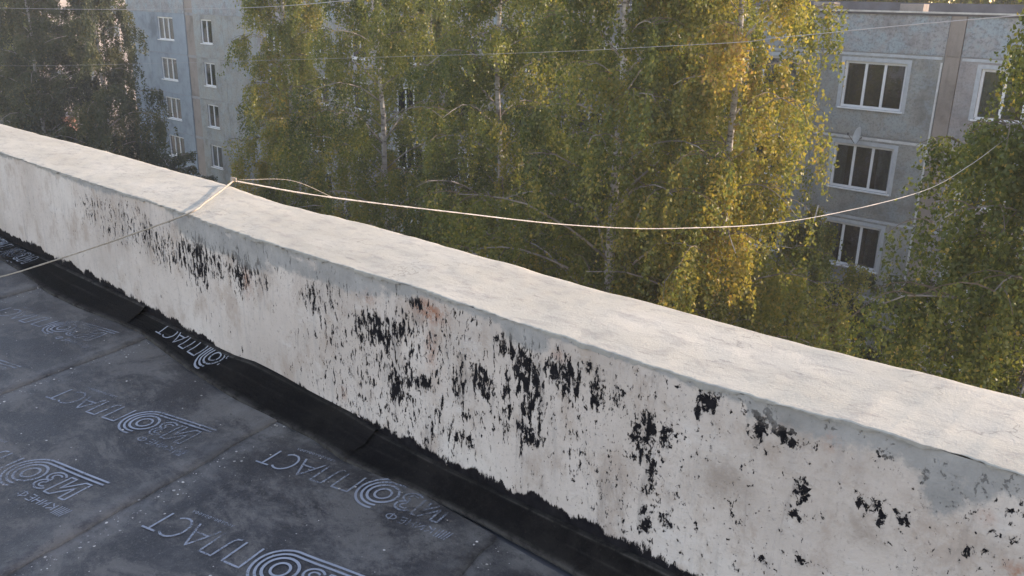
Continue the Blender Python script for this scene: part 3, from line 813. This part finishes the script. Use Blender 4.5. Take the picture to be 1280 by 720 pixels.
for (x0, x1, wc, ww, npn, mat) in COLS:
    bput('wall_panel', panel_mesh(x1-x0, 1.22, None, 'attic' if mat != 'pinkgrey' or x0 > -20 else 'pinkgrey'), (x0, FY, 0.12))
    bput('wall_panel', panel_mesh(x1-x0, 1.0, None, 'grey'), (x0, FY+0.02, -14.62))
    for fl_ in range(5):
        zt = 0.10 - 2.75*fl_; zb = zt - 2.72
        if wc is None:
            bput('wall_panel', panel_mesh(x1-x0, zt-zb, None, mat), (x0, FY, zb)); continue
        a = wc-ww/2-x0; zs = zt-0.30-WH-zb
        bput('wall_panel', panel_mesh(x1-x0, zt-zb, (round(a,3), round(a+ww,3), round(zs,3), round(zs+WH,3)), mat), (x0, FY, zb))
        fr, pane, sill, room, sur, cur, t, pw = window_meshes(ww, WH, npn)
        win = bput('window', fr, (wc-ww/2, FY, zb+zs))
        for i in range(npn): put('pane', pane, win, (t+pw*i, 0, t))
        put('sill', sill, win, (0, 0, 0)); put('room_back', room, win, (0, 0, 0))
        if x0 > -20: put('surround', sur, win, (0, 0, 0))
        q = rnd.random()
        if q < 0.8:
            c_ = put('curtain', cur, win, (0, 0, 0)); c_.scale.x = rnd.uniform(0.5, 1.4)
        if q < 0.5:
            f_ = rnd.uniform(0.5, 1.3); c_ = put('curtain', cur, win, (ww*(1-0.36*f_)-0.08, 0, 0)); c_.scale.x = f_
for (a, b) in PIL:
    for i in range(6):
        z1 = 1.34 if i == 0 else 0.10-2.75*(i-1); z0 = 0.12 if i == 0 else z1-2.73
        bput('pilaster', panel_mesh(b-a, z1-z0, None, 'pilaster'), (a, FY-0.03 if b > -20 else FY+0.06, z0))
# pale sealant run along joints on the nearer half
for i in range(5):
    z = 0.11-2.75*i
    for (x0, x1, *_r2) in COLS:
        if x0 > -20: bput('joint_seal', MB().box(0, x1-x0-0.1, 0, 0.02, 0, 0.085).mesh('joint_seal', M['caulk'] if i % 2 else M['surround']), (x0+0.05, FY-0.012, z-0.115))
    if i: bput('joint_seal', MB().box(0, 0.06, 0, 0.02, 0, 2.55).mesh('joint_seal', M['caulk']), (-9.50, FY-0.012, z))
# entrance canopy / balcony-free end: white downpipe near the foot
bput('downpipe', MB().tube([(0,0,0),(0,0,5.2)], 0.06, 8).mesh('downpipe', M['caulk'], True), (-9.1, FY-0.15, -14.4))

# satellite dish between the windows
dish = empty('satellite_dish', (-11.63, FY-0.02, -2.60))
tag(dish, 'small white oval satellite dish on the grey wall between two windows', 'satellite dish')
db = MB(); nr, ns = 5, 20
tiltm = Matrix.Rotation(R_(-45), 3, 'Z') @ Matrix.Rotation(R_(-12), 3, 'X')
for sgn in (0, 1):
    base = len(db.v)
    for i in range(nr+1):
        for k in range(ns):
            rr = i/nr; an = 2*math.pi*k/ns
            q = tiltm @ Vector((0.27*rr*math.cos(an), -0.05*rr*rr + sgn*0.012, 0.30*rr*math.sin(an)))
            db.v.append((q.x, q.y-0.33, q.z))
    for i in range(nr):
        for k in range(ns):
            a = base+i*ns+k; b_ = base+i*ns+(k+1)%ns
            db.f.append((a, b_, b_+ns, a+ns))
db.build('reflector', M['dish'], dish, True)
MB().tube([(0,0,-0.1),(0,-0.2,-0.1),(0,-0.3,0)], 0.022, 6).build('bracket', M['darkmetal'], dish)
h_ = tiltm @ Vector((0,-0.36,-0.02)); l_ = tiltm @ Vector((0,-0.03,-0.28))
ar = MB().tube([(l_.x,l_.y-0.33,l_.z),(h_.x,h_.y-0.33,h_.z)], 0.012, 6); ar.tube([(h_.x,h_.y-0.33,h_.z-0.04),(h_.x,h_.y-0.33,h_.z+0.05)], 0.03, 8)
ar.build('receiver_arm', M['darkmetal'], dish)

# far block and garage at the left edge
far_b = empty('apartment_block', (-128, 52, GZ))
tag(far_b, 'distant pale sunlit apartment block at the far left edge', 'apartment block')
MB().box(-8, 8, -22, 22, 0, 15.5).build('wall', M['cream'], far_b)
MB().box(-8.2, 8.2, -22.2, 22.2, 15.51, 15.8).build('roof', M['roofing'], far_b)
wm = MB().box(0, 0.1, 0, 1.6, 0, 1.5).mesh('window', M['room'])
wm2 = MB().box(0, 1.6, 0, 0.1, 0, 1.5).mesh('window', M['room'])
for fl_ in range(5):
    for j in range(11): put('window', wm, far_b, (7.93, -20.6+3.9*j, 1.9+2.8*fl_))
    for j in range(4): put('window', wm2, far_b, (-6.9+3.9*j, -22.03, 1.9+2.8*fl_))
gar = empty('garage_row', (-113, 36.5, GZ))
tag(gar, 'low red brick garages far off above the left end of the parapet', 'garage')
MB().box(-9, 9, -3, 3, 0, 2.5).build('wall', M['brick'], gar)
MB().box(-9.3, 9.3, -3.3, 3.3, 2.51, 2.7).build('roof', M['roofing'], gar)
dm = MB().box(0, 2.5, 0, 0.08, 0, 2.1).mesh('garage_door', M['darkmetal'])
for j in range(5): put('garage_door', dm, gar, (-8.4+3.45*j, -3.05, 0.02))

# ================================================================ TREES
def smooth_noise(P, s, seed):
    """cheap smooth noise from sums of sines, in about [-1,1]"""
    r = np.random.RandomState(seed)
    out = np.zeros(len(P))
    for i in range(6):
        d = r.normal(size=3)*s; out += np.sin(P @ d + r.uniform(0, 6.28))
    return out/3.0

def tree(name, label, x, y, H, R, seed, nprim=40, nsec=7, nstr=8, bias=0.4, mat='leaf', ls=0.076, base_f=0.25, droop=1.0, strand=1.75, cat='tree', group=None, zcut=-9.5, top_pow=0.8, r0=0.13, lean=(0,0), thin=1.0, gold=0.25):
    rs = np.random.RandomState(seed)
    t = empty(name, (x, y, GZ))
    tag(t, label, cat, group or ('birches between the two buildings' if name == 'birch_tree' else None))
    # trunk
    n = 16
    hs = np.linspace(0, H, n)
    wx = np.cumsum(rs.normal(0, 0.055, n)); wy = np.cumsum(rs.normal(0, 0.055, n))
    tr = np.stack([wx+lean[0]*(hs/H)**1.5, wy+lean[1]*(hs/H)**1.5, hs], 1); tr[0, :2] = 0
    rad = r0*(1-hs/H)**0.75 + 0.015
    mb = MB().tube(tr, list(rad), 9)
    mb.build('trunk', M['bark'], t, True)
    br = MB(); tw = MB()
    ST, SL = [], []
    for i in range(nprim):
        f = base_f + (0.98-base_f)*((i+rs.uniform(0, 1))/nprim)
        p0 = np.array([np.interp(f*H, hs, tr[:, k]) for k in range(3)])
        az = i*2.39996 + rs.uniform(-0.5, 0.5)
        g = (f-base_f)/(1-base_f)
        prof = (1-g)**top_pow*(0.72+0.28*min(1, g*4)) + 0.10
        Ln = R*prof*rs.uniform(0.72, 1.18)
        dh = np.array([math.cos(az), math.sin(az), 0])
        tt = np.linspace(0, 1, 8)
        rise = rs.uniform(0.75, 1.05); fall = rs.uniform(0.45, 0.85)*droop
        path = p0 + dh*Ln*tt[:, None] + np.array([0,0,1])*(Ln*(rise*tt-fall*tt**2.2))[:, None]
        path += np.cumsum(rs.normal(0, 0.03, (8, 3)), 0)*min(1, Ln/2)
        rb = 0.010+0.0075*Ln
        br.tube(path, list(np.linspace(rb, 0.008, 8)), 5)
        for j in range(nsec):
            u = rs.uniform(0.06, 1.0)
            q0 = np.array([np.interp(u, tt, path[:, k]) for k in range(3)])
            a2 = az + rs.choice([-1, 1])*rs.uniform(0.2, 1.4)
            l2 = Ln*rs.uniform(0.18, 0.42)+0.15
            d2 = np.array([math.cos(a2), math.sin(a2), 0])
            t2 = np.linspace(0, 1, 5)
            p2 = q0 + d2*l2*t2[:, None] + np.array([0,0,1])*(l2*(rs.uniform(0.2, 0.7)*t2-0.7*droop*t2**2))[:, None]
            if p2[0, 2]+GZ > zcut: tw.tube(p2, list(np.linspace(0.012, 0.004, 5)), 3)
            for s in range(nstr):
                v = rs.uniform(0.1, 1.0)
                ST.append([np.interp(v, t2, p2[:, k]) for k in range(3)])
                SL.append(strand*rs.uniform(0.3, 1.0)*(0.6+0.5*(1-g)))
    tag(br.build('limbs', M['limb'], t, True), kind='stuff')
    tag(tw.build('twigs', M['twig'], t), kind='stuff')
    ST = np.array(ST); SL = np.array(SL)
    keep = (ST[:, 2]+GZ > zcut) | (rs.uniform(size=len(ST)) < 0.12)
    ST, SL = ST[keep], SL[keep]
    cnt = np.maximum(3, (SL/0.031*thin).astype(int))
    idx = np.repeat(np.arange(len(ST)), cnt)
    m = len(idx)
    u = rs.uniform(0, 1, m)
    sway = rs.normal(0, 0.13, (len(ST), 2))
    P = ST[idx].copy()
    P[:, :2] += sway[idx]*(u[:, None]**1.5)*SL[idx][:, None]*1.3 + rs.normal(0, 0.05, (m, 2))
    P[:, 2] -= u*SL[idx]*0.95 + rs.normal(0, 0.03, m)
    # leaf blades
    D = rs.normal(0, 0.55, (m, 3)); D[:, 2] -= 0.8; D /= np.linalg.norm(D, axis=1)[:, None]
    S = np.cross(D, rs.normal(size=(m, 3))); S /= np.linalg.norm(S, axis=1)[:, None]
    Nn = np.cross(S, D)
    sz = ls*rs.uniform(0.65, 1.25, m)[:, None]
    V = np.empty((m, 4, 3))
    V[:, 0] = P; V[:, 1] = P + D*sz*0.45 + S*sz*0.40 + Nn*sz*0.12; V[:, 2] = P + D*sz*1.05; V[:, 3] = P + D*sz*0.45 - S*sz*0.40 + Nn*sz*0.12
    me = np_mesh('crown', V.reshape(-1, 3), np.arange(m*4).reshape(m, 4), M[mat])
    cl = smooth_noise(ST, 1.1, seed+5)
    tint = bias + 0.03 + gold*np.clip(cl, -1, 1)[idx]*0.8 + rs.normal(0, 0.07, len(ST))[idx] + rs.normal(0, 0.10, m)
    yl = rs.uniform(size=m) < 0.05
    tint = np.where(yl, np.maximum(tint, rs.uniform(0.7, 0.95, m)), tint)
    attr(me, 'tint', np.clip(tint, 0, 1), 'FACE')
    put('crown', me, t)
    return t

tree('birch_tree', 'golden green birch with a pale forked trunk beside the blue panels', -29.55, 19.0, 19.5, 3.0, 51, 46, 8, 10, 0.50, base_f=0.28, gold=0.35)
tree('birch_tree', 'brown tinged birch left of the middle, drooping golden tips', -22.9, 18.5, 20.5, 3.6, 12, 46, 7, 9, 0.50, base_f=0.26, gold=0.40)
tree('birch_tree', 'dark green birch in the middle behind the taut rope', -17.6, 18.0, 20.0, 3.7, 13, 46, 7, 9, 0.36, base_f=0.26, gold=0.25)
tree('birch_tree', 'green birch with white trunk showing just above the parapet', -11.3, 15.6, 20.0, 3.5, 14, 46, 7, 9, 0.42, base_f=0.30, r0=0.17, gold=0.28)
tree('birch_tree', 'second slimmer white trunked birch rising right behind its neighbour', -11.9, 18.6, 20.5, 3.6, 15, 44, 7, 8, 0.42, base_f=0.30, r0=0.13, lean=(0.9,0.1))
tree('birch_tree', 'bright yellow green birch right of the middle before the grey facade', -8.85, 16.4, 20.0, 2.75, 16, 46, 7, 10, 0.62, base_f=0.28, gold=0.30, top_pow=0.6)
tree('birch_tree', 'big dull green birch at the right edge where the rope ends', -2.5, 12.6, 16.9, 3.8, 17, 56, 8, 11, 0.34, base_f=0.30, gold=0.25, ls=0.056, thin=1.35, top_pow=1.0, r0=0.17)
tree('birch_tree', 'small yellow green birch low in front of the grey facade', -9.6, 21.5, 11.2, 2.5, 18, 36, 7, 9, 0.52, base_f=0.15, gold=0.25)
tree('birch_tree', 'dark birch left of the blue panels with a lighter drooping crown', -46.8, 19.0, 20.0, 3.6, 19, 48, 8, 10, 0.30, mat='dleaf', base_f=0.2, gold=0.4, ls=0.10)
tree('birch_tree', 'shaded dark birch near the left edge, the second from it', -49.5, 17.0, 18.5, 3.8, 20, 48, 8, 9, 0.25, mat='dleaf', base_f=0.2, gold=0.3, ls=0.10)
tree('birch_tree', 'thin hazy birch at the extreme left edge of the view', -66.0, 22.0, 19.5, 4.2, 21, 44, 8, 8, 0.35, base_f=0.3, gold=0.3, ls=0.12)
tree('birch_tree', 'shaded birch filling the gap behind the brown tinged one', -27.5, 25.0, 19.0, 3.8, 41, 40, 7, 7, 0.40, base_f=0.28, ls=0.11, thin=0.7)
tree('birch_tree', 'green birch half hidden behind the middle crowns near the facade', -20.5, 25.0, 20.0, 3.8, 42, 40, 7, 7, 0.42, base_f=0.28, ls=0.11, thin=0.7)
tree('birch_tree', 'shaded birch behind the two white trunks near the facade', -15.0, 24.5, 19.0, 3.4, 43, 40, 7, 7, 0.40, base_f=0.28, ls=0.11, thin=0.7)
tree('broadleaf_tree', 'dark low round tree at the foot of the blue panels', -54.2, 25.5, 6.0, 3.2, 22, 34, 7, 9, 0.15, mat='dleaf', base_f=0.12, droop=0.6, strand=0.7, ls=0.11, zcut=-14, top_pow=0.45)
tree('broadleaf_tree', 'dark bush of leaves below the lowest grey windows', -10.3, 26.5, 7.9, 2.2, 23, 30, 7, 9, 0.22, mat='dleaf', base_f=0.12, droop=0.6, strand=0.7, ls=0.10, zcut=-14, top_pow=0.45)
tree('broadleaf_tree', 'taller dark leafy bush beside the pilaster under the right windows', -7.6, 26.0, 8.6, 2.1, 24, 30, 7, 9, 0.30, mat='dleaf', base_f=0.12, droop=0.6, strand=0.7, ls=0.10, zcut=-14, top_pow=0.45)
for i, (bx, by, bh) in enumerate([(-24, 50, 24), (-18.5, 51, 24), (-13.5, 50, 24.5), (-8.5, 51, 24)]):
    tree('background_tree', ['greenish tree tops beyond the grey roof, leftmost of four', 'second tree from the left beyond the grey roof', 'third tree from the left beyond the grey roof', 'rightmost of the four trees beyond the grey roof'][i], bx, by, bh, 4.2, 30+i, 30, 7, 6, 0.42, base_f=0.5, ls=0.24, zcut=-2, thin=0.9, top_pow=0.5, group='trees beyond the grey block')

# ================================================================ ROPES AND WIRES
def catmull(pts, n=14):
    P = [np.array(p, float) for p in pts]; P = [2*P[0]-P[1]] + P + [2*P[-1]-P[-2]]
    out = []
    for i in range(1, len(P)-2):
        for k in range(n):
            t = k/n
            out.append(0.5*((2*P[i])+(-P[i-1]+P[i+1])*t+(2*P[i-1]-5*P[i]+4*P[i+1]-P[i+2])*t*t+(-P[i-1]+3*P[i]-3*P[i+1]+P[i+2])*t**3))
    out.append(P[-2]); return out
def rope_mesh(pts, r, sides=6, rough=0.0, seed=0):
    rs = np.random.RandomState(seed)
    return MB().tube(pts, [r*(1+rough*rs.uniform(-1, 1)) for _ in pts], sides)

KN = (-3.87, 2.17, 0.655)
rope = empty('rope', KN)
tag(rope, 'long pale rope from the parapet top sagging across to the right birch', 'rope')
def rel(pts, o): return [tuple(Vector(map(float, p))-Vector(o)) for p in pts]
main = catmull([KN, (-3.76,2.6,0.535), (-3.60,3.34,0.364), (-3.51,4.4,0.12), (-3.41,5.55,-0.08), (-3.27,7.3,-0.277), (-3.07,9.74,-0.337), (-2.97,11.0,-0.18), (-2.88,12.0,0.05), (-2.66,12.55,0.30)], 16)
rope_mesh(rel(main, KN), 0.0037, 6, 0.25).build('line', M['rope'], rope, True)
loose = catmull([(-3.83,2.18,0.665), (-3.80,2.45,0.63), (-3.745,2.66,0.522)], 10)
rope_mesh(rel(loose, KN), 0.0014, 4).build('loose_strand', M['twine'], rope, True)
kn = [(KN[0]+0.012*math.cos(a)+0.006*math.sin(3*a), KN[1]+0.009*math.sin(a), KN[2]+0.006+0.008*math.sin(2.3*a)) for a in np.linspace(0, 14, 70)]
rope_mesh(rel(kn, KN), 0.0035, 5).build('knot', M['twine'], rope, True)

tw_o = (-4.9, 1.35, 0.02)
twine = empty('rope', tw_o)
tag(twine, 'thin beige rope running from the roof over the wall to the knot', 'rope')
FX = -3.46
fe = (FX, YF-0.012, top_z(FX)+0.008)
tpts = catmull([(-7.2,0.3,0.016), (-6.0,0.85,0.016), (-5.15,1.25,0.05), (-4.88,1.35,0.10), (-4.4,1.505,0.275), (-3.9,1.63,0.465), fe, (-3.57,1.86,top_z(-3.57)+0.018), (-3.70,2.0,top_z(-3.7)+0.022), KN], 12)
rope_mesh(rel(tpts, tw_o), 0.0042, 6, 0.2, 3).build('line', M['twine'], twine, True)

wire1 = catmull([(3.2,4.5,2.0), (-1.52,6.0,1.50), (-3.40,7.0,1.29), (-5.74,9.0,1.06), (-13.84,12.0,0.39), (-39.9,14.0,-1.54), (-52,16.5,-2.2), (-70,30,-2.4)], 16)
o_ = tuple(map(float, wire1[0]))
w = rope_mesh(rel(wire1, o_), 0.003, 5).build('overhead_wire', M['wire'], None, True); w.location = o_
tag(w, 'thin pale wire crossing in front of the birch crowns', 'wire')
wire2 = catmull([(8,7,2.8), (-8,10,1.9), (-27.25,16.0,1.05), (-49.9,16.0,0.54), (-80,16,0.3)], 16)
o_ = tuple(map(float, wire2[0]))
w = rope_mesh(rel(wire2, o_), 0.009, 5).build('overhead_wire', M['wire'], None, True); w.location = o_
tag(w, 'faint upper wire near the top left corner', 'wire')

# ================================================================ GRIT ON THE ROOF
gm = MB(); rg = random.Random(9)
ico = [(0,0,1),(0.89,0,0.45),(0.28,0.85,0.45),(-0.72,0.53,0.45),(-0.72,-0.53,0.45),(0.28,-0.85,0.45),(0,0,-0.3)]
icf = [(0,1,2),(0,2,3),(0,3,4),(0,4,5),(0,5,1),(6,2,1),(6,3,2),(6,4,3),(6,5,4),(6,1,5)]
for i in range(2200):
    yy = rg.uniform(-0.2, 1.6); xx = rg.uniform(-6.5, 0.5)
    if rg.random() < 0.45:
        xx = seam_x(rg.choice([-2,-1,0,1]), yy) + 0.05 + abs(rg.gauss(0, 0.05))
    s = 0.0012*math.exp(rg.gauss(0.3, 0.75)); s = min(s, 0.0055)
    z = felt_z(xx, yy) + 0.004; n = len(gm.v); a = rg.uniform(0, 6.28)
    for p in ico:
        k = s*rg.uniform(0.7, 1.3)
        gm.v.append((xx+k*(p[0]*math.cos(a)-p[1]*math.sin(a)), yy+k*(p[0]*math.sin(a)+p[1]*math.cos(a)), z+k*p[2]*0.7))
    gm.f += [tuple(n+q for q in f) for f in icf]
tag(gm.build('grit', M['grit']), 'loose pale grit scattered over the black roof felt', 'grit', kind='stuff')

# ================================================================ HAZE
hz = MB().box(-190, 60, -14, 75, GZ-1.0, 12.0).build('haze', None)
hm = bpy.data.materials.new('thin_air_haze'); hm.use_nodes = True
hm.node_tree.nodes.remove(hm.node_tree.nodes['Principled BSDF'])
pv = N(hm.node_tree, 'VolumePrincipled', in_={'Color': (0.93,0.96,1.0,1), 'Density': 0.0012, 'Anisotropy': 0.25})
L(hm.node_tree, pv.outputs[0], hm.node_tree.nodes['Material Output'].inputs['Volume'])
hz.data.materials.clear(); hz.data.materials.append(hm)
tag(hz, 'thin pale autumn haze in the air between the buildings', 'haze', kind='stuff')
